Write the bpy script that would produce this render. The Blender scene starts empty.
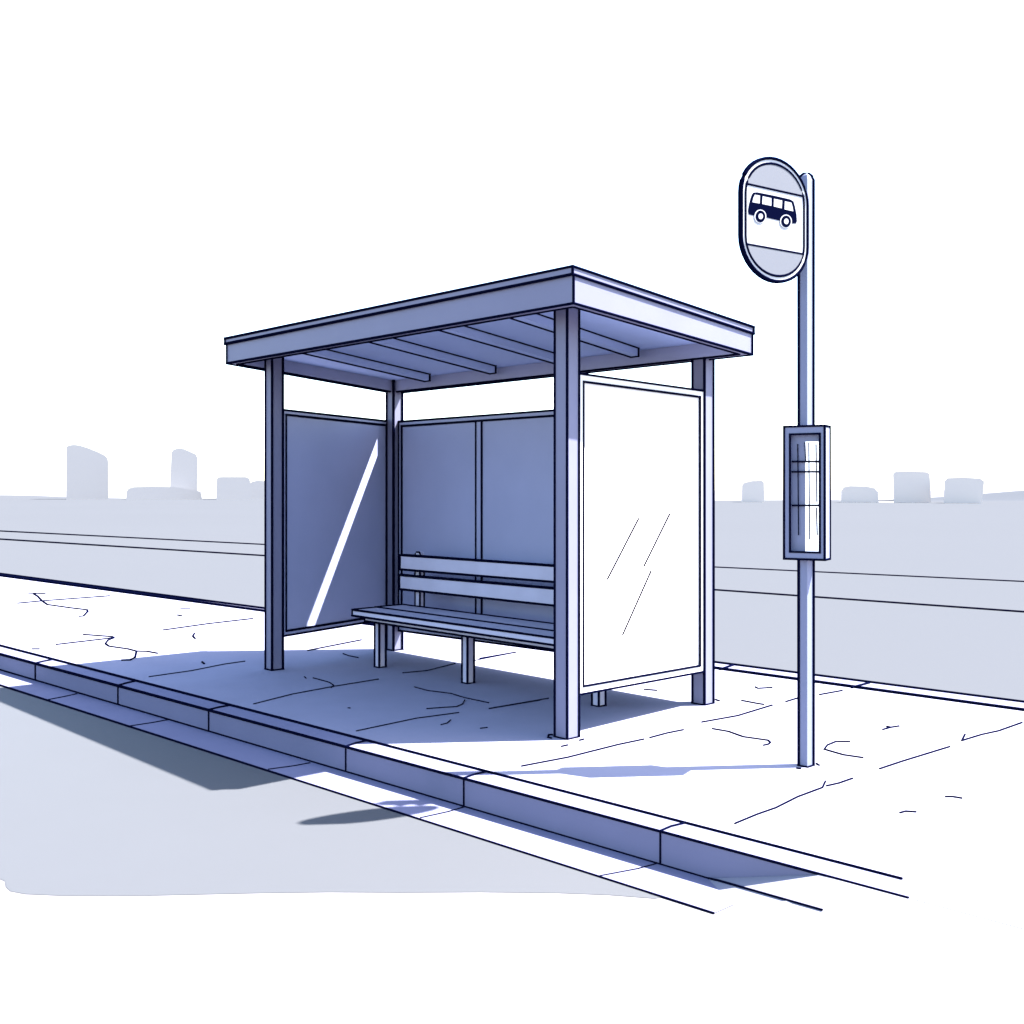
import bpy, math
from math import radians as R, sin, cos, pi
from mathutils import Vector as V

sc = bpy.context.scene
COL = sc.collection

# ------------------------------------------------------------------ camera
F, YH, TH, CAM = 1085.05, 489.94, 0.8194, V((4.1847, -4.345, 1.3786))
FWD, RGT, UP = V((-sin(TH), cos(TH), 0)), V((cos(TH), sin(TH), 0)), V((0, 0, 1))
cd = bpy.data.cameras.new('camera'); cam = bpy.data.objects.new('camera', cd); COL.objects.link(cam)
cam.location = CAM; cam.rotation_euler = (pi / 2, 0, TH)
cd.sensor_width = 36; cd.lens = F / 1024 * 36; cd.shift_y = -(512 - YH) / 1024
cd.clip_start = .05; cd.clip_end = 6000
sc.camera = cam

def ray(px, py):
    return FWD + RGT * ((px - 512.15) / F) + UP * ((YH - py) / F)
def at(px, py, z=0.0):                      # survey point on a level plane
    d = ray(px, py); return CAM + d * ((z - CAM.z) / d.z)
def on(px, py, p0, n):                      # survey point on any plane
    d = ray(px, py); return CAM + d * ((V(p0) - CAM).dot(n) / d.dot(n))

# ------------------------------------------------------------------ light
SUN_EL = R(55.5)
SUN = V((.61 * cos(SUN_EL), .7924 * cos(SUN_EL), sin(SUN_EL)))      # towards the sun
sd = bpy.data.lights.new('sun', 'SUN'); sd.energy = 5.0; sd.angle = R(.5); sd.color = (1, .985, .96)
so = bpy.data.objects.new('sun', sd); COL.objects.link(so)
so.rotation_euler = SUN.to_track_quat('Z', 'Y').to_euler(); so.location = SUN * 30
w = bpy.data.worlds.new('World'); sc.world = w; w.use_nodes = True
nt = w.node_tree; sk = nt.nodes.new('ShaderNodeTexSky'); sk.sky_type = 'NISHITA'; sk.sun_disc = False
sk.sun_elevation = SUN_EL; sk.sun_rotation = math.atan2(.61, .7924)
nt.links.new(sk.outputs[0], nt.nodes['Background'].inputs[0])
nt.nodes['Background'].inputs[1].default_value = .10
sc.view_settings.view_transform = 'Standard'; sc.view_settings.look = 'None'
sc.view_settings.gamma = 1; sc.view_settings.exposure = 3.0
sc.render.engine = 'CYCLES'
sc.cycles.use_denoising = True

# ------------------------------------------------------------------ materials
def mat(name, col, rough=.8, spec=0.0, var=.03, scale=3.0, emit=0.0):
    m = bpy.data.materials.new(name); m.use_nodes = True
    t = m.node_tree; b = t.nodes['Principled BSDF']
    b.inputs['Roughness'].default_value = rough; b.inputs['Specular IOR Level'].default_value = spec
    g = t.nodes.new('ShaderNodeTexCoord'); n = t.nodes.new('ShaderNodeTexNoise')
    n.inputs['Scale'].default_value = scale; n.inputs['Detail'].default_value = 4
    t.links.new(g.outputs['Object'], n.inputs['Vector'])
    r = t.nodes.new('ShaderNodeValToRGB')
    for e, k in zip(r.color_ramp.elements, (1 - var, 1 + var)):
        e.color = tuple(min(1, c * k) for c in col) + (1,)
    r.color_ramp.elements[0].position = .3; r.color_ramp.elements[1].position = .7
    t.links.new(n.outputs['Fac'], r.inputs['Fac']); t.links.new(r.outputs['Color'], b.inputs['Base Color'])
    if emit:
        t.links.new(r.outputs['Color'], b.inputs['Emission Color']); b.inputs['Emission Strength'].default_value = emit
    return m
INK = mat('ink_line', (.0010, .0015, .009), .9, 0, 0)
PAINT = mat('slate_blue_paint', (.119, .119, .18), .5, .2)
SOFFIT = mat('soffit_paint', (.33, .40, .62), .6, .1)
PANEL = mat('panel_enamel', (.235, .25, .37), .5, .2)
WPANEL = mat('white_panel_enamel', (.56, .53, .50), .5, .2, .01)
WOOD = mat('bench_plank_paint', (.35, .34, .42), .6, .1, .05, 6)
PAVE = mat('pavement_concrete', (.188, .186, .24))
KERB = mat('kerb_concrete', (.125, .125, .185))
RAMP = mat('ramp_concrete', (.165, .16, .19))
GROUND = mat('pale_ground', (.125, .12, .125))
ASPH = mat('pale_asphalt', (.0365, .0375, .042), .85, .45, .01)
FAR = mat('far_ground', (.0535, .0555, .061), .8, 0, .01, .05)
PATH = mat('far_path', (.0535, .0555, .061), .8, 0, .01, .05)
BLDL = mat('hazy_tower_render', (.173, .171, .178), .9, 0, .01, .05)
BLDR = mat('hazy_block_render', (.56, .47, .41), .9, 0, .01, .05)
HILL = mat('hazy_hill_grass', (.05, .053, .06), .9, 0, .01, .05)
WHITE = mat('white_enamel', (.28, .28, .29), .4, .2, .01)
CAPC = mat('lilac_enamel', (.10, .102, .115), .5, .1, .02)
POLEP = mat('pole_paint', (.125, .135, .20), .5, .2)
PAPER = mat('glow_added_timetable', (.9, .9, .92), .6, 0, .01, 3, .10)  # glow added so the paper reads white on the shaded side

# ------------------------------------------------------------------ mesh builder
def line_r(p, k=1.0):                       # drawn line weight grows away from the near shelter corner
    d = 6.0 + (-.7308 * p[0] + .6826 * p[1])
    return k * 1.55 * max(d, 3.5) / 1085

class MB:
    def __init__(self): self.v, self.f, self.m = [], [], []
    def add(self, vs, fs, mi):
        o = len(self.v); self.v += [tuple(p) for p in vs]
        self.f += [tuple(i + o for i in f) for f in fs]; self.m += [mi] * len(fs)
    def tube(self, pts, k=1.0, mi=1, r=None, n=6, ext=.0):
        pts = [V(p) for p in pts]
        vs, fs = [], []
        for i, p in enumerate(pts):
            d = (pts[min(i + 1, len(pts) - 1)] - pts[max(i - 1, 0)]).normalized()
            a = d.cross(V((0, 0, 1)) if abs(d.z) < .9 else V((1, 0, 0))).normalized(); b = d.cross(a)
            rr = line_r(p, k) if r is None else (r(p) if callable(r) else r)
            if i == 0: p = p - d * rr * ext
            if i == len(pts) - 1: p = p + d * rr * ext
            vs += [p + (a * cos(2 * pi * j / n) + b * sin(2 * pi * j / n)) * rr for j in range(n)]
        for i in range(len(pts) - 1):
            fs += [(i * n + j, i * n + (j + 1) % n, (i + 1) * n + (j + 1) % n, (i + 1) * n + j) for j in range(n)]
        fs += [tuple(range(n))[::-1], tuple(range((len(pts) - 1) * n, len(pts) * n))]
        self.add(vs, fs, mi)
    def hexa(self, c, k=1.0, mi=0, skip=()):  # c: 4 bottom corners, 4 top corners, counter-clockwise from above
        self.add(c, [(3, 2, 1, 0), (4, 5, 6, 7), (0, 1, 5, 4), (1, 2, 6, 5), (2, 3, 7, 6), (3, 0, 4, 7)], mi)
        if k:
            for e in ((0, 1), (1, 2), (2, 3), (3, 0), (4, 5), (5, 6), (6, 7), (7, 4), (0, 4), (1, 5), (2, 6), (3, 7)):
                if e not in skip: self.tube([c[e[0]], c[e[1]]], k, ext=.7)
    def box(self, a, b, k=1.0, mi=0, skip=()):
        x0, y0, z0 = a; x1, y1, z1 = b
        self.hexa([(x0, y0, z0), (x1, y0, z0), (x1, y1, z0), (x0, y1, z0), (x0, y0, z1), (x1, y0, z1), (x1, y1, z1), (x0, y1, z1)], k, mi, skip)
    def obox(self, o, ax, ay, az, k=1.0, mi=0, skip=()):  # box from a corner and three edge vectors
        o, ax, ay, az = V(o), V(ax), V(ay), V(az)
        self.hexa([o, o + ax, o + ax + ay, o + ay, o + az, o + ax + az, o + ax + ay + az, o + ay + az], k, mi, skip)
    def ngon(self, pts, mi=0): self.add(pts, [tuple(range(len(pts)))], mi)
    def prism(self, pts, off, mi=0, side=None):
        pts = [V(p) for p in pts]; n = len(pts); off = V(off)
        self.add(pts + [p + off for p in pts], [tuple(range(n))[::-1], tuple(range(n, 2 * n))], mi)
        self.add(pts + [p + off for p in pts], [(i, (i + 1) % n, (i + 1) % n + n, i + n) for i in range(n)], mi if side is None else side)
    def build(self, name, mats, parent=None, origin=(0, 0, 0)):
        me = bpy.data.meshes.new(name); o3 = V(origin)
        me.from_pydata([tuple(V(p) - o3) for p in self.v], [], self.f)
        for m in mats: me.materials.append(m)
        me.polygons.foreach_set('material_index', self.m); me.update()
        import bmesh
        bm = bmesh.new(); bm.from_mesh(me); bmesh.ops.recalc_face_normals(bm, faces=bm.faces); bm.to_mesh(me); bm.free()
        o = bpy.data.objects.new(name, me); COL.objects.link(o)
        if parent: o.parent = parent
        else: o.location = o3
        return o
def tag(o, label=None, cat=None, group=None, kind=None):
    for k, v in (('label', label), ('category', cat), ('group', group), ('kind', kind)):
        if v: o[k] = v
    return o
def thing(name, loc, label, cat, group=None):
    o = bpy.data.objects.new(name, None); COL.objects.link(o); o.location = loc; o.empty_display_size = .2
    return tag(o, label, cat, group)
def part(mb, name, mats, root):              # geometry given in world space, stored relative to the thing
    return mb.build(name, mats, root, root.location)
def sub(mb, name, mats, prt, root):
    return mb.build(name, mats, prt, root.location)
def lerp(a, b, t): return a + (b - a) * t
def line_y(a, b, x):                         # y of the plan line a-b at x
    return a[1] + (b[1] - a[1]) * (x - a[0]) / (b[0] - a[0])

# ------------------------------------------------------------------ ground, road, kerbs
ZR = -.13
m = MB(); m.ngon([(-2500, -2500, ZR - .003), (2500, -2500, ZR - .003), (2500, 2500, ZR - .003), (-2500, 2500, ZR - .003)])
tag(m.build('ground', [GROUND]), kind='structure')

KI = (at(0, 646.4), at(902.5, 880.5)); KO = (at(0, 654.4), at(908.9, 898.9)); GO = (at(0, 685.4, ZR), at(714.3, 913.4, ZR))
XL, XE = -16.0, 12.0
XKI, XKO, XGO = KI[1].x, KO[1].x, GO[1].x
yi = lambda x: line_y(KI[0], KI[1], x); yo = lambda x: line_y(KO[0], KO[1], x); yg = lambda x: line_y(GO[0], GO[1], x)

m = MB()                                     # pale asphalt, its near edge a ragged resurfacing edge
edge = [at(x, y, ZR - .0015) for x, y in ((655, 898.5), (610, 895), (560, 893), (480, 892), (400, 892.5), (330, 892), (260, 893), (150, 895.5), (60, 895.5), (25, 894), (10, 891), (6, 887), (5, 881), (0, 879), (-60, 877), (-300, 879), (-1400, 872), (-4000, 700))]
far = [(x, yg(x) + .02, ZR - .0015) for x in (XL, -8, -4, -2, 0, at(660, 899, ZR).x)]
m.ngon(edge + far)
tag(m.build('road', [ASPH]), kind='structure')

RX0 = at(705, 880, ZR).x; RX1 = at(815, 877).x   # where the flared end of the kerb starts
m = MB()
m.ngon([(x, yg(x), ZR) for x in (XL, 0, 1.85)] + [(x, yo(x) + .01, ZR) for x in (1.85, 0, XL)])
for a, b in (((47.9, 700), (77, 694)), ((129, 726.4), (170, 719.6)), ((268.4, 769.5), (310.4, 763)), ((420.5, 818), (465.4, 806.8)), ((600, 876), (660.5, 862.7))):
    p, q = at(*a, ZR), at(*b, ZR); mid = p.lerp(q, .6) + V((.01, -.006, 0)); m.tube([p, mid, q], .6)
xs = [XL, -8, -5, -3, -1, 0, 1]
m.tube([(x, yg(x), ZR) for x in xs] + [GO[1]], .85)
tag(m.build('gutter', [KERB, INK]), kind='structure')

m = MB()                                     # kerb stones in one run
m.hexa([(XL, yo(XL), ZR - .1), (XE, yo(XE), ZR - .1), (XE, yi(XE), ZR - .1), (XL, yi(XL), ZR - .1),
        (XL, yo(XL), .003), (XE, yo(XE), .003), (XE, yi(XE), .003), (XL, yi(XL), .003)], 0)
m.tube([(x, yi(x), .006) for x in xs + [2]] + [(XKI, yi(XKI), .006)], 1.05)
m.tube([(x, yo(x), .003) for x in xs + [2]] + [(XKO, yo(XKO), .003)], .95)
m.tube([(x, yo(x), ZR) for x in xs] + [(RX0, yo(RX0), ZR)], .9)
for pi_, po in (((52, 660.5), (36, 664)), ((135, 682), (117.2, 686.4)), ((232, 706), (210, 710.5)), ((368, 741.5), (346.5, 747.4)), ((488, 772.5), (466.4, 778.7)), ((686, 824), (661.5, 831.8))):
    p, q = at(*pi_), at(*po); q.y = yo(q.x); p.y = yi(p.x); p.z = q.z = .005
    m.tube([p, p.lerp(q, .5) + V((-.01, 0, 0)), q], .85); m.tube([q, (q.x, q.y, ZR)], .8)
tag(m.build('kerb', [KERB, INK]), kind='structure')

m = MB()                                     # flared concrete ramp that ends the upright kerb
T0, B0 = V((RX1, yo(RX1) - .002, .002)), V((RX0, yo(RX0) - .002, ZR + .001))
B1 = V((RX0 + .38, yo(RX0) - .28, ZR - .012)); B2 = V((XE, yo(XE) - .75, ZR - .012)); T1 = V((XE, yo(XE) - .002, .002))
m.add([T0, B0, B1, B2, T1], [(0, 1, 2), (0, 2, 3, 4)], 0)
n2 = (B2 - B1).cross(T0 - B1); n1 = (B0 - B1).cross(T0 - B1)
def ramp(px, py):
    a, b = on(px, py, B1, n1), on(px, py, B1, n2); e = (T0 - B1).cross(V((0, 0, 1)))
    return (a if (a - B1).dot(B0 - B1) > 0 and (a - T0).dot(e) * (B0 - T0).dot(e) > 0 else b) + V((0, 0, .002))
m.tube([B0] + [ramp(lerp(708.6, 822.8, i / 12), lerp(878.2, 910.6, i / 12)) for i in range(1, 13)], .8)
gl = [(x_, line_y((600, 877.2), (714.3, 913.4), x_)) for x_ in range(650, 715, 4)]
gp = [max((at(*g, ZR), ramp(*g)), key=lambda p: p.z) for g in gl]
m.tube(gp, .85)
tag(m.build('kerb_ramp', [RAMP, INK]), kind='structure')

BKF = [at(*p) for p in ((-500, 503), (0, 576.3), (266, 612), (714, 668.8), (1024, 711), (1500, 777))]
BKB = [at(*p) for p in ((-500, 502.6), (0, 574.5), (266, 609.3), (714, 663), (1024, 703), (1500, 764))]
BKF[0] = BKF[1] + (BKF[1] - BKF[2]) * 4; BKB[0] = BKB[1] + (BKB[1] - BKB[2]) * 4
CR = []                                      # cracks and joint traces: (origin, scale, polylines)
def cr(ox, oy, s, *lines):
    for l in lines: CR.append([(ox + x * s, oy + y * s) for x, y in l])
cr(0, 420, .2734, [(105, 634), (166, 636)], [(125, 637), (140, 646), (155, 662), (175, 676), (260, 688), (320, 695), (322, 700), (305, 718), (288, 719)],
   [(65, 671), (160, 662), (402, 644)], [(660, 692), (697, 692)], [(650, 714), (665, 717)], [(597, 769), (760, 746), (925, 727)], [(712, 780), (706, 790), (715, 800)],
   [(305, 785), (370, 790), (412, 793), (418, 797), (395, 806), (386, 818), (400, 828), (470, 838), (500, 846), (540, 847), (578, 854)], [(500, 846), (495, 868), (475, 879), (445, 879)],
   [(205, 822), (418, 797)], [(118, 838), (145, 838)], [(545, 939), (700, 917), (820, 893), (897, 882)], [(740, 885), (748, 892)])
cr(240, 500, .293, [(232, 514), (415, 478)], [(800, 548), (942, 520)], [(352, 524), (370, 531), (404, 538)], [(555, 590), (640, 582), (735, 558)],
   [(46, 696), (180, 662), (320, 636), (474, 611)], [(250, 607), (305, 622), (320, 632), (312, 640)], [(220, 603), (226, 608)], [(368, 709), (377, 710)],
   [(596, 638), (640, 650), (720, 660), (765, 674), (850, 692)], [(768, 682), (760, 696), (740, 705), (690, 708), (637, 712)], [(397, 788), (600, 745), (748, 725)],
   [(720, 750), (708, 761), (686, 767)], [(850, 712), (1024, 683)], [(820, 779), (845, 776)])
cr(480, 520, .293, [(0, 473), (122, 452)], [(33, 643), (235, 608)], [(142, 840), (300, 810), (470, 767), (560, 748)], [(580, 743), (640, 727), (695, 716)],
   [(757, 690), (880, 668), (998, 632)], [(893, 616), (940, 625), (970, 630)], [(792, 712), (850, 722), (900, 740), (985, 752), (992, 759), (985, 765), (968, 769)],
   [(940, 570), (950, 575), (998, 572)], [(560, 578), (605, 582)], [(250, 733), (235, 733), (232, 742), (245, 745)], [(340, 752), (355, 748)], [(278, 773), (300, 768)], [(805, 613), (818, 618)])
cr(700, 640, .3164, [(110, 580), (180, 551), (240, 530), (310, 495), (388, 466), (397, 446)], [(400, 461), (440, 452), (483, 437)], [(568, 407), (640, 383), (790, 337)], [(838, 298), (828, 318)],
   [(828, 318), (890, 299), (945, 287), (1018, 261)], [(775, 495), (800, 495), (830, 500)], [(632, 546), (650, 541), (685, 543)], [(578, 283), (604, 276), (630, 272)], [(590, 273), (604, 276)],
   [(475, 321), (430, 321), (403, 332), (393, 345), (420, 353), (455, 363), (517, 372)], [(272, 195), (315, 182)], [(378, 173), (450, 160)], [(305, 405), (320, 407)], [(368, 390), (378, 396)])
m = MB()
front = [(XL, yi(XL), 0), (XE, yi(XE), 0)]
m.ngon(front + [(p.x, p.y, 0) for p in reversed(BKF)])
for l in CR:                                 # hairline cracks are finer on the sheltered slabs
    m.tube([at(*p, .003) for p in l], .4 if (l[0][0] < 550 and 675 < l[0][1] < 755 or 240 < l[0][0] < 480 and 652 < l[0][1] < 755) else .68)
tag(m.build('pavement', [PAVE, INK]), kind='structure')

m = MB()
for i in range(5):
    a, b, c, d = BKF[i], BKF[i + 1], BKB[i + 1], BKB[i]
    m.hexa([V((p.x, p.y, -.1)) for p in (a, b, c, d)] + [V((p.x, p.y, .003)) for p in (a, b, c, d)], 0)
m.tube([p + V((0, 0, .008)) for p in BKF], 1.15); m.tube([p + V((0, 0, .006)) for p in BKB], 1.1)
for a, b in (((720.6, 669.5), (733, 665.3)), ((851.9, 687.6), (869.3, 683))): m.tube([at(*a, .006), at(*b, .006)], .9)
tag(m.build('back_kerb', [KERB, INK]), kind='structure')

ZF = -.02
m = MB()
skyl = [at(x, y, ZF) for x, y in ((1900, 499), (1300, 498.5), (1024, 499), (985, 498.7), (935, 500), (893, 502.8), (860, 502), (838, 500), (715, 500.5), (500, 498.5), (266, 498.3), (130, 498.5), (66, 497), (30, 495.5), (0, 495.2), (-300, 496), (-1100, 496))]
m.prism([(p.x, p.y, ZF) for p in BKB] + [(p.x, p.y, ZF) for p in skyl], (0, 0, -.1))
tag(m.build('far_ground', [FAR]), kind='structure')

L1 = [(-600, 503), (0, 531.5), (266, 545), (500, 557), (715, 567.5), (1024, 582), (1500, 604)]
L2 = [(-600, 508), (0, 539.5), (266, 556), (500, 574), (715, 590), (1024, 612), (1500, 646)]
m = MB()
up, lo = [at(*p, ZF + .006) for p in L1], [at(*p, ZF + .006) for p in L2]
m.ngon(lo + up[::-1])
for l in (up, lo):
    for a, b in zip(l, l[1:]): m.tube([a, b], 1, r=lambda p: .00115 * (p - CAM).length)
tag(m.build('far_path', [PATH, INK]), kind='structure')

# ------------------------------------------------------------------ skyline
def silhouette(name, prof, D, depth, mt, label, cat):
    xs_ = [p[0] for p in prof]; xm = (min(xs_) + max(xs_)) / 2
    base = CAM + ray(xm, YH) * D; base.z = ZF
    phi = max(-math.atan2(xm - 512, F), R(24)) if xm < 512 else -math.atan2(xm - 512, F)   # left blocks all turned alike to catch the same grazing sun
    n = V((-FWD.x * cos(phi) - RGT.x * -sin(phi), -FWD.y * cos(phi) - RGT.y * -sin(phi), 0)).normalized()
    t = V((-n.y, n.x, 0))
    pts = []
    for x, y in prof:
        p = on(x, y, base, n); pts.append(p)
    for p in pts[:1] + pts[-1:]: p.z = ZF
    mid = sum((p for p in pts), V()) / len(pts)
    o = len(pts); back = []
    for p in pts:
        q = p.copy(); d = (p - mid).dot(t); q -= t * d * .35; back.append(q - n * depth)
    mb = MB()
    mb.add(pts + back, [tuple(range(o))[::-1], tuple(range(o, 2 * o))] + [(i, (i + 1) % o, (i + 1) % o + o, i + o) for i in range(o)], 0)
    ob = mb.build(name, [mt], None, base)
    return tag(ob, label, cat, 'pale blocks on the skyline')
def q(ox, oy, s, *pts): return [(ox + x * s, oy + y * s) for x, y in pts]
Z7 = (0, 420, .2734); Z3 = (700, 440, .3164)
silhouette('tower_block', q(*Z7, (243, 300), (243, 97), (255, 92), (270, 90), (290, 92), (320, 101), (360, 117), (385, 130), (394, 140), (397, 152), (397, 300)), 162, 5, BLDL,
           'tallest and leftmost pale tower on the skyline, roof sloping down to one side', 'tower')
silhouette('tower_block', q(*Z7, (620, 300), (622, 250), (627, 118), (635, 108), (655, 102), (675, 106), (700, 117), (718, 126), (724, 140), (722, 255), (722, 300)), 160, 4, BLDL,
           'narrow pale tower with curved sloping roof rising out of a low block', 'tower')
silhouette('low_building', q(*Z7, (462, 300), (464, 262), (470, 251), (490, 245), (560, 243), (640, 245), (722, 259), (735, 264), (740, 300)), 156, 5, BLDL,
           'long low pale building at the foot of the narrow tower', 'building')
silhouette('low_building', q(*Z7, (792, 300), (793, 217), (798, 209), (812, 208), (900, 208), (912, 213), (916, 224), (917, 300)), 156, 4, BLDL,
           'flat topped pale block on the skyline beside the shelter\'s front left post', 'building')
silhouette('low_building', q(*Z7, (905, 300), (910, 234), (925, 225), (945, 221), (975, 224), (1060, 232), (1075, 300)), 172, 4, BLDL,
           'low round-topped pale block partly hidden behind the shelter\'s front left post', 'building')
silhouette('low_building', q(*Z3, (132, 215), (133, 143), (140, 135), (165, 129), (195, 128), (203, 134), (204, 215)), 124, 3, BLDR,
           'small narrow pale block between the shelter and the bus stop pole', 'building')
silhouette('low_building', q(*Z3, (446, 215), (447, 160), (455, 149), (475, 145), (525, 146), (553, 152), (563, 165), (565, 215)), 120, 3, BLDR,
           'wide low pale block with rounded top, next to the timetable case', 'building')
silhouette('tower_block', q(*Z3, (613, 215), (610, 108), (618, 100), (660, 98), (718, 101), (727, 108), (729, 150), (731, 215)), 118, 3, BLDR,
           'tallest pale block on the skyline to the right of the bus stop pole', 'tower')
silhouette('low_building', q(*Z3, (770, 215), (773, 130), (782, 120), (830, 118), (885, 121), (899, 130), (897, 155), (890, 215)), 114, 3, BLDR,
           'square pale block between the tallest right block and the low hill', 'building')
m = MB()                                     # low hill at the right
hb = CAM + ray(1130, YH) * 150; NH, NA = 10, 40
vs, fs = [], []
for i in range(NH + 1):
    for j in range(NA):
        r = i / NH; h = 2.0 * (cos(pi * r) * .5 + .5); a = 2 * pi * j / NA
        vs.append(V((hb.x, hb.y, ZF - .02 + h)) + RGT * (38 * r * cos(a)) + FWD * (9 * r * sin(a)))
for i in range(NH):
    for j in range(NA): fs.append((i * NA + j, i * NA + (j + 1) % NA, (i + 1) * NA + (j + 1) % NA, (i + 1) * NA + j))
m.add(vs, fs, 0); tag(m.build('hill', [HILL]), kind='structure')

# ------------------------------------------------------------------ bus shelter
S = .095
PN, PL, PRR, PRL = at(567.3, 739.8), at(272.2, 670.8), at(704.6, 705.5), at(393.6, 651)
root = thing('bus_shelter', ((PN.x + PL.x) / 2, (PN.y + PRR.y) / 2, 0), 'open-fronted slate blue bus shelter with flat sloping roof standing on the pavement', 'bus shelter')
XA, XB, YA, YB = -3.395, .279, -.258, 1.345
Z1, Z2 = 2.35, 2.219
zb = lambda y: lerp(Z1, Z2, (y - YA) / (YB - YA))
zt = lambda y: zb(y) + lerp(.149, .132, (y - YA) / (YB - YA))
zc = lambda y: zb(y) + .095
def slab(mb, x0, x1, y0, y1, f0, f1, k=1.0, skip=()):
    mb.hexa([(x0, y0, f0(y0)), (x1, y0, f0(y0)), (x1, y1, f0(y1)), (x0, y1, f0(y1)), (x0, y0, f1(y0)), (x1, y0, f1(y0)), (x1, y1, f1(y1)), (x0, y1, f1(y1))], k, 0, skip)
O, T = .010, .055
m = MB(); slab(m, XA - O, XB + .003, YA - O, YB + O, zt, lambda y: zt(y) + .041)
roof = part(m, 'roof', [PAINT, INK], root)
NT = ((4, 5), (5, 6), (6, 7), (7, 4))
for x0, x1, y0, y1 in ((XA, XB, YA, YA + T), (XA, XB, YB - T, YB), (XA, XA + T, YA + T, YB - T), (XB - T, XB, YA + T, YB - T)):
    m = MB(); slab(m, x0, x1, y0, y1, zb, lambda y: zt(y) - .001, .9, NT)
    if x1 - x0 < .1:                         # side boards butt between front and rear board: no drawn joint on the outside
        m = MB(); slab(m, x0, x1, y0, y1, zb, lambda y: zt(y) - .001, 0)
        for x in (x0, x1): m.tube([(x, y0, zb(y0)), (x, y1, zb(y1))], .9)
    else:
        m = MB(); slab(m, x0, x1, y0, y1, zb, lambda y: zt(y) - .001, 0)
        yy = y0 if y0 == YA else y1; yn = y1 if y0 == YA else y0
        m.tube([(x0, yy, zb(yy)), (x1, yy, zb(yy))], .9, ext=.7); m.tube([(x0 + T, yn, zb(yn)), (x1 - T, yn, zb(yn))], .9)
        for x in (x0, x1): m.tube([(x, yy, zb(yy)), (x, yy, zt(yy))], .95)
        for x in (x0, x1): m.tube([(x, y0, zb(y0)), (x, y1, zb(y1))], .9)
    sub(m, 'fascia', [PAINT, INK], roof, root)
m = MB(); slab(m, XA + T, XB - T, YA + T, YB - T, zc, lambda y: zc(y) + .02, .8, NT)
sub(m, 'ceiling', [SOFFIT, INK], roof, root)
for x0, x1, y0, y1 in ((XA + T + .001, XA + T + .013, YA + T, YB - T - .014), (XA + T, XB - T, YB - T - .013, YB - T - .001)):  # lighter boards added over inner fascia faces, their colour standing in for light
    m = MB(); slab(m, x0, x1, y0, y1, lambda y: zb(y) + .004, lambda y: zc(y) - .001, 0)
    sub(m, 'lightened_lining', [PANEL], roof, root)
for xf, xe in ((-2.60, -2.80), (-1.78, -2.0), (-1.04, -1.24), (-.39, -.585)):
    m = MB(); ye = YB - T - .09; yf = YA + T; wd = .065
    f0 = lambda y: zc(y) - .055; f1 = lambda y: zc(y) - .0005
    m.hexa([(xf, yf, f0(yf)), (xf + wd, yf, f0(yf)), (xe + wd, ye, f0(ye)), (xe, ye, f0(ye)), (xf, yf, f1(yf)), (xf + wd, yf, f1(yf)), (xe + wd, ye, f1(ye)), (xe, ye, f1(ye))], .85, 0, ((1, 2), (7, 4), (4, 5), (0, 1)))
    sub(m, 'rafter', [SOFFIT, INK], roof, root)
m = MB(); gx = PL.x + .78                     # unseen box added behind the rear edge to block sun through the gap
m.box((gx, YB + .002, zb(YB) + .024), (XB - .22, YB + .17, zb(YB) + .10), .6)
sub(m, 'rear_sun_blocker', [PAINT, INK], roof, root)
for p in (PN, PL, PRR, PRL):
    m = MB(); m.box((p.x - S, p.y, 0), (p.x, p.y + S, zc(p.y + S) - .002), .95, 0, NT)
    part(m, 'post', [PAINT, INK], root)

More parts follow.
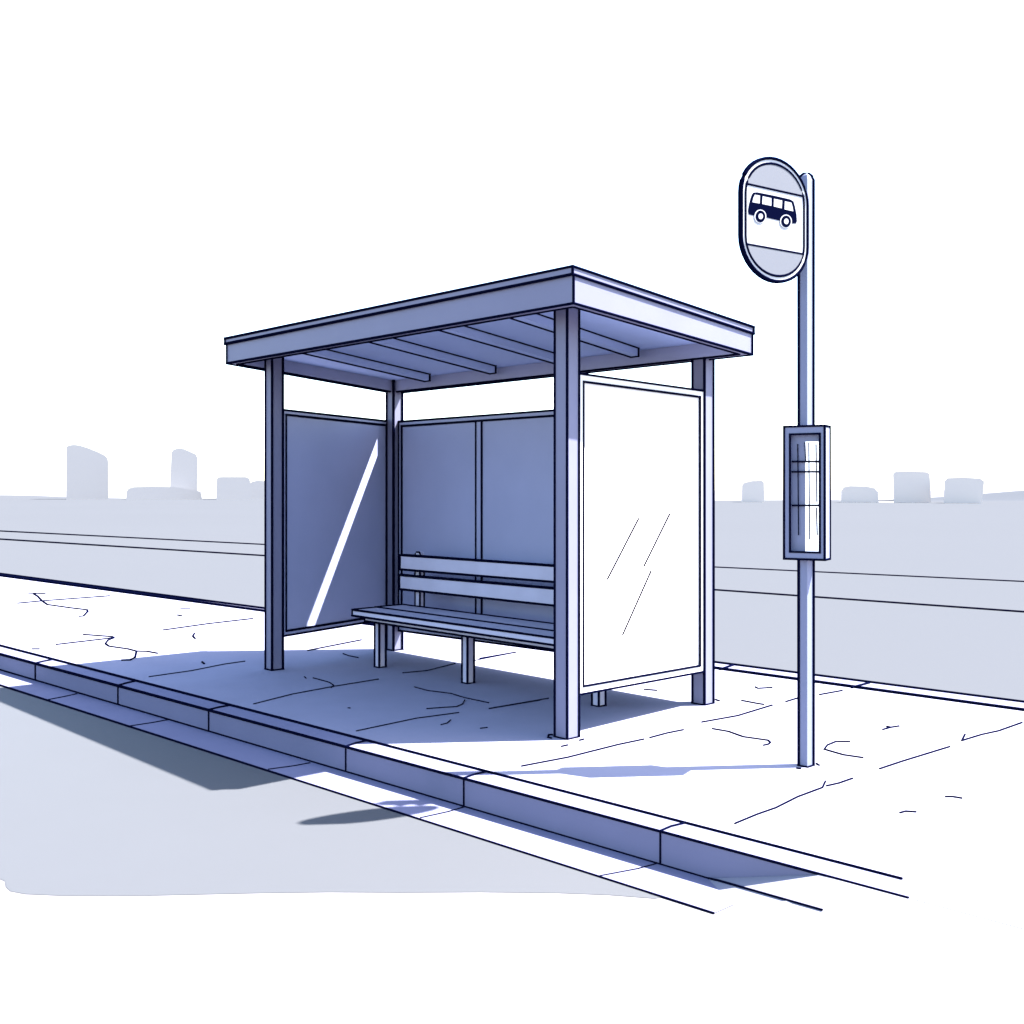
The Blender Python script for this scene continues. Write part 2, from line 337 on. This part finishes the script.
PT, PB = 2.003, .224
def panel(o, ax, ay, mull, fw, zt0, zt1, zb0, zb1, sheen=(), fm=None, pm=None):
    """framed sheet: o corner, ax run vector, ay thickness vector; top/bottom heights at both ends"""
    o, ax, ay = V(o), V(ax), V(ay); ln = ax.length; u = ax / ln
    def P(t, z): return o + u * t + UP * z
    top = lambda t: lerp(zt0, zt1, t / ln); bot = lambda t: lerp(zb0, zb1, t / ln)
    prt = None
    m = MB()
    def bar(t0, t1, a0, a1, b0, b1):
        c = [P(t0, a0), P(t1, a1), P(t1, a1) + ay, P(t0, a0) + ay, P(t0, b0), P(t1, b1), P(t1, b1) + ay, P(t0, b0) + ay]
        m.add(c, [(3, 2, 1, 0), (4, 5, 6, 7), (0, 1, 5, 4), (1, 2, 6, 5), (2, 3, 7, 6), (3, 0, 4, 7)], 0)
    bar(0, ln, top(0) - fw, top(ln) - fw, top(0), top(ln)); bar(0, ln, bot(0), bot(ln), bot(0) + fw, bot(ln) + fw)
    bar(0, fw, bot(0) + fw, bot(fw) + fw, top(0) - fw, top(fw) - fw); bar(ln - fw, ln, bot(ln - fw) + fw, bot(ln) + fw, top(ln - fw) - fw, top(ln) - fw)
    for s in (V(), ay):
        for i in (0.0, fw):
            q_ = [P(i, bot(i) + i) + s, P(ln - i, bot(ln - i) + i) + s, P(ln - i, top(ln - i) - i) + s, P(i, top(i) - i) + s]
            for a in range(4): m.tube([q_[a], q_[(a + 1) % 4]], .8, ext=.7)
    fr = part(m, 'panel_frame', [fm or PANEL, INK], root)
    m = MB(); e = .008; a2 = ay * .6; o2 = ay * .2
    c = [P(fw - e, bot(fw) + fw - e) + o2, P(ln - fw + e, bot(ln - fw) + fw - e) + o2, P(ln - fw + e, top(ln - fw) - fw + e) + o2, P(fw - e, top(fw) - fw + e) + o2]
    m.prism(c, a2)
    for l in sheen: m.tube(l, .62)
    sub(m, 'pane', [pm or PANEL, INK], fr, root)
    if mull:
        m = MB(); t0, t1 = mull
        c = [P(t0, bot(t0) + fw), P(t1, bot(t1) + fw), P(t1, top(t1) - fw), P(t0, top(t0) - fw)]
        m.prism([p - ay * .02 for p in c], ay * 1.04)
        for s in (-ay * .02, ay * 1.02):
            m.tube([c[0] + s, c[3] + s], .75); m.tube([c[1] + s, c[2] + s], .75)
        sub(m, 'mullion', [PANEL, INK], fr, root)
X1 = V((1, 0, 0)); Y1 = V((0, 1, 0))
def hx(px, py, x): return on(px, py, (x, 0, 0), X1)
def hy(px, py, y): return on(px, py, (0, y, 0), Y1)
# right end panel, flush with the outer post faces
xr = (PN.x + PRR.x) / 2 - .003
NPN = V((PRR.y - PN.y - S, PN.x - PRR.x, 0)).normalized()
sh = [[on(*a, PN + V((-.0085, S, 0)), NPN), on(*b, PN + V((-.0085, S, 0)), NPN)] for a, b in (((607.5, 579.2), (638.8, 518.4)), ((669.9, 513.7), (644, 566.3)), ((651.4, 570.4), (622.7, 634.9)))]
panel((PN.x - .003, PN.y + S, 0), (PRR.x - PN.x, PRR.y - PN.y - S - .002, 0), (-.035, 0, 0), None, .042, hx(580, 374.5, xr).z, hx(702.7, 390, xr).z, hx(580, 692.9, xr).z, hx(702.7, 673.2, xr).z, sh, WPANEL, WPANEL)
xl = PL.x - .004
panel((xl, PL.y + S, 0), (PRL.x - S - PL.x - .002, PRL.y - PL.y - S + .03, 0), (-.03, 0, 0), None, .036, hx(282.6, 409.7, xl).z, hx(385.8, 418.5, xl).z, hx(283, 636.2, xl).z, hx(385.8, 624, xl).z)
ybp = YB - .036; dy = (PRR.y - PRL.y)
ln = PRR.x - S - PRL.x - .004; b0_, b1_ = hy(402.6, 631, ybp), hy(554.7, 651.8, ybp); sl = (b1_.z - b0_.z) / (b1_.x - b0_.x)
zbb = [b0_.z + sl * (x_ - b0_.x) for x_ in (PRL.x, PRR.x - S)]; tm = hy(474.8, 500, ybp).x - PRL.x; tm1 = hy(480.4, 500, ybp).x - PRL.x
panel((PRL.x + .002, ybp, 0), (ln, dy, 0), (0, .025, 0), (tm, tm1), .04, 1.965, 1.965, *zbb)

# ------------------------------------------------------------------ bench
ZS = .45
FL, BL = at(352.6, 609.7, ZS), at(401.5, 604.2, ZS)
y0, y1, x0, xe = FL.y, BL.y - .02, FL.x, -.14
bench = thing('bench', ((x0 + xe) / 2, (y0 + y1) / 2, 0), 'slate blue slatted bench with two-plank backrest inside the bus shelter', 'bench')
m = MB(); g = .006; ym = lerp(y0, y1, .46)
m.box((x0, y0, ZS - .045), (xe, ym - g / 2, ZS), .8)
m.box((x0 - .02, ym + g / 2, ZS - .045), (xe, y1, ZS), .8)
seat = part(m, 'seat', [WOOD, INK], bench)
m = MB(); m.box((x0 + .08, y0 + .06, ZS - .085), (xe - .08, y1 - .06, ZS - .046), .75)
part(m, 'seat_rail', [WOOD, INK], bench)
for px, py in ((379.4, 668), (467.6, 684)):
    p = at(px, py); m = MB(); m.box((p.x - .058, p.y, 0), (p.x, p.y + .062, ZS - .087), .85); part(m, 'leg', [WOOD, INK], bench)
m = MB(); m.box((-.535, .765, 0), (-.477, .827, ZS - .087), .85); part(m, 'leg', [WOOD, INK], bench)
yb = y1 - .01
for tl, tr, bl, br in (((400.3, 555), (554, 565.6), (400.3, 569.3), (554, 581)), ((399.8, 575), (554, 587.5), (399.3, 589), (554, 605))):
    a, b, c, d = (hy(*p, yb) for p in (tl, tr, bl, br))
    ex = lambda s, e: lerp(s.z, e.z, (xe - s.x) / (e.x - s.x))
    xa = a.x; m = MB(); th = .03
    zt0 = a.z; zt1 = (ex(a, b) + a.z) / 2; zb0 = c.z; zb1 = (ex(c, d) + c.z) / 2
    m.hexa([(xa, yb, zb0), (xe, yb, zb1), (xe, yb + th, zb1), (xa, yb + th, zb0), (xa, yb, zt0), (xe, yb, zt1), (xe, yb + th, zt1), (xa, yb + th, zt0)], .85)
    part(m, 'backrest', [WOOD, INK], bench)
    ztop = zt0 if tl[1] < 560 else ztop
for px in (418, 560):
    x = hy(px, 560, yb + .035).x
    m = MB(); m.box((x - .03, yb + .032, ZS - .04), (x + .03, yb + .075, ztop - .012), .7)
    a = ztop - .012; m.prism([(x - .03, yb + .034, a), (x - .03, yb + .034, a + .03), (x - .018, yb + .034, a + .042), (x + .018, yb + .034, a + .042), (x + .03, yb + .034, a + .03), (x + .03, yb + .034, a)], (0, .04, 0)); m.tube([(x - .03, yb + .034, a), (x - .03, yb + .034, a + .03), (x - .018, yb + .034, a + .042), (x + .018, yb + .034, a + .042), (x + .03, yb + .034, a + .03), (x + .03, yb + .034, a)], .6)
    part(m, 'backrest_support', [WOOD, INK], bench)

# ------------------------------------------------------------------ bus stop sign
PS = at(807.4, 767.6); sx, sy = .048, .056
sign = thing('bus_stop_sign', (PS.x, PS.y, 0), 'tall square pole carrying an oval bus stop sign and a timetable case', 'bus stop sign')
m = MB(); ZP = 2.925
m.box((PS.x - sx, PS.y, 0), (PS.x, PS.y + sy, ZP), 1.05, 0, NT + ((1, 5),))
cx, cy = PS.x - sx / 2, PS.y + sy / 2
vs = [(cx + a * sx / 2 * k, cy + b * sy / 2 * k, ZP + z) for k, z in ((1, 0), (.8, .02), (.4, .032)) for a, b in ((-1, -1), (1, -1), (1, 1), (-1, 1))]
m.add(vs, [(i * 4 + j, i * 4 + (j + 1) % 4, i * 4 + 4 + (j + 1) % 4, i * 4 + 4 + j) for i in range(2) for j in range(4)] + [(8, 9, 10, 11)], 0)
for a, b in ((0, 2),): m.tube([vs[a], vs[a + 4], vs[a + 8], vs[b + 8], vs[b + 4], vs[b]], 1.15)
pole = part(m, 'pole', [POLEP, INK], sign)

U = (FWD * cos(R(56)) + RGT * sin(R(56))).normalized(); N = U.cross(UP)   # sign face turned to the road
N = -N if N.dot(CAM - PS) < 0 else N
PR = CAM + ray(808.2, 220) * 5.345; HW = .232; CS = PR - U * HW; CS.z = 2.676
def oval(a, h, c, n=20):
    pts = []
    for i in range(n + 1): t = pi * i / n; pts.append((a * cos(t), h + c * sin(t)))
    for i in range(n + 1): t = pi + pi * i / n; pts.append((a * cos(t), -h + c * sin(t)))
    return pts
W3 = lambda p, d=0.0: CS + U * p[0] + UP * p[1] + N * d
m = MB(); TK = .012
o1 = oval(HW - .004, .102, .192); m.prism([W3(p, -TK) for p in o1], N * TK)
loop = lambda mb, pts, r, mi=1: mb.tube(pts + pts[:2], r=r, mi=mi)
loop(m, [W3(p, -.002) for p in o1], .0085); loop(m, [W3(p, -TK) for p in o1], .009)
o2 = oval(HW - .030, .102, .166); loop(m, [W3(p, -.002) for p in o2], .0072)
plate = part(m, 'sign_plate', [WHITE, INK], sign)
pn = lambda zx, zy: on(690 + zx * .15625, 140 + zy * .15625, CS, N)
def loc(p): d = p - CS; return (d.dot(U), d.z)
for a, b, s in (((345, 277), (725, 358), 1), ((345, 662), (725, 732), -1)):
    za, zb_ = loc(pn(*a))[1], loc(pn(*b))[1]; zm = (za + zb_) / 2
    ks = [p for p in o2 if (p[1] - zm) * s > 0]
    ww = HW - .030
    poly = ks + ([(-ww, zm), (ww, zm)] if s > 0 else [(ww, zm), (-ww, zm)])
    mb = MB(); mb.prism([W3(p, .0005) for p in poly], N * .0015); mb.tube([W3((-ww, zm), -.002), W3((ww, zm), -.002)], r=.0064)
    sub(mb, 'coloured_band', [CAPC, INK], plate, sign)
mb = MB()                                    # bus pictogram in flat layers
def lay(pts, d, mi): mb.prism([pn(*p) + N * d for p in pts], N * .001, mi)
lay([(405, 337), (430, 335), (540, 357), (640, 380), (662, 393), (672, 430), (681, 475), (684, 520), (678, 535), (650, 533), (560, 513), (470, 492), (400, 482), (377, 476), (372, 455), (378, 415), (388, 375), (398, 346)], .001, 1)
for wv in ([(413, 349), (449, 356), (446, 409), (395, 400), (402, 370)], [(460, 359), (522, 372), (522, 424), (457, 411)], [(533, 375), (591, 387), (588, 440), (531, 427)], [(602, 391), (648, 401), (655, 425), (662, 459), (600, 446)]):
    c_ = [sum(p[i] for p in wv) / len(wv) for i in (0, 1)]; lay([(c_[0] + (p[0] - c_[0]) * .9, c_[1] + (p[1] - c_[1]) * .94) for p in wv], .0022, 0)
for wx, wy in ((448, 490), (612, 522)):
    for rx, ry, d, mi in ((38, 44, .0024, 0), (31, 38, .0036, 1), (14, 18, .0048, 0)):
        lay([(wx + rx * cos(2 * pi * i / 24), wy + ry * sin(2 * pi * i / 24)) for i in range(24)], d, mi)
sub(mb, 'bus_symbol', [WHITE, INK], plate, sign)
m = MB()
for z in (2.61, 2.75):
    m = MB(); m.obox(V((PS.x - sx, PS.y - .03, z)), (sx, 0, 0), (0, .03, 0), (0, 0, .03), .5); part(m, 'sign_bracket', [POLEP, INK], sign)


BE = R(29.5)
NB = (-FWD * cos(BE) - RGT * sin(BE)).normalized(); TB = (RGT * cos(BE) - FWD * sin(BE)).normalized()
CB = CAM + ray(804.6, YH) * 5.358; CB.z = 0
bp = lambda t, z, d=0.0: CB + TB * t + NB * d + UP * z
def bl(px, py):
    p = on(px, py, CB, NB) - CB; return p.dot(TB), p.z
t0, zt_ = bl(784.2, 426.7); t1, zb_ = bl(824.9, 560)
i0, izt = bl(790.2, 434.4); i1, izb = bl(820.0, 552.6)
DP = .105; RC = .025
m = MB()
def bx(t0, t1, z0, z1, d0, d1, k, mb, mi=0, skip=()):
    mb.obox(bp(t0, z0, d1), TB * (t1 - t0), -NB * (d1 - d0), UP * (z1 - z0), k, mi, skip)
bx(t0, t1, zb_, zt_, -DP, -RC - .004, 0, m)
bx(t0, t1, izt, zt_, -RC - .004, 0, 0, m); bx(t0, t1, zb_, izb, -RC - .004, 0, 0, m)
bx(t0, i0, izb, izt, -RC - .004, 0, 0, m); bx(i1, t1, izb, izt, -RC - .004, 0, 0, m)
cs = [bp(t0, zb_), bp(t1, zb_), bp(t1, zt_), bp(t0, zt_)]; cb = [p - NB * DP for p in cs]
for i in range(4):
    m.tube([cs[i], cs[(i + 1) % 4]], r=.0062, ext=.8); m.tube([cb[i], cb[(i + 1) % 4]], r=.0062, ext=.8); m.tube([cs[i], cb[i]], r=.0062)
ci = [bp(i0, izb, .001), bp(i1, izb, .001), bp(i1, izt, .001), bp(i0, izt, .001)]
for i in range(4): m.tube([ci[i], ci[(i + 1) % 4]], r=.0055, ext=.8)
case = part(m, 'timetable_case', [POLEP, INK], sign)
cp = lambda zx, zy: (bl(720 + zx * .17578, 400 + zy * .17578))
m = MB()
a = cp(480, 868); b = cp(563, 234)
bx(a[0], b[0], a[1], b[1], -RC, -RC + .004, 0, m, 0)
for y in (350, 408, 600):
    p, r_ = cp(404, y), cp(562, y); m.tube([bp(p[0], p[1], -RC + .006), bp(r_[0], r_[1], -RC + .006)], r=.005)
for x, ya, yb_ in ((437, 250, 770), (478, 240, 345), (500, 240, 795), (541, 250, 580), (543, 612, 770)):
    p, r_ = cp(x, ya), cp(x + 5, yb_); m.tube([bp(p[0], p[1], -RC + .005), bp(r_[0], r_[1], -RC + .005)], r=.0028)
sub(m, 'timetable', [PAPER, INK], case, sign)
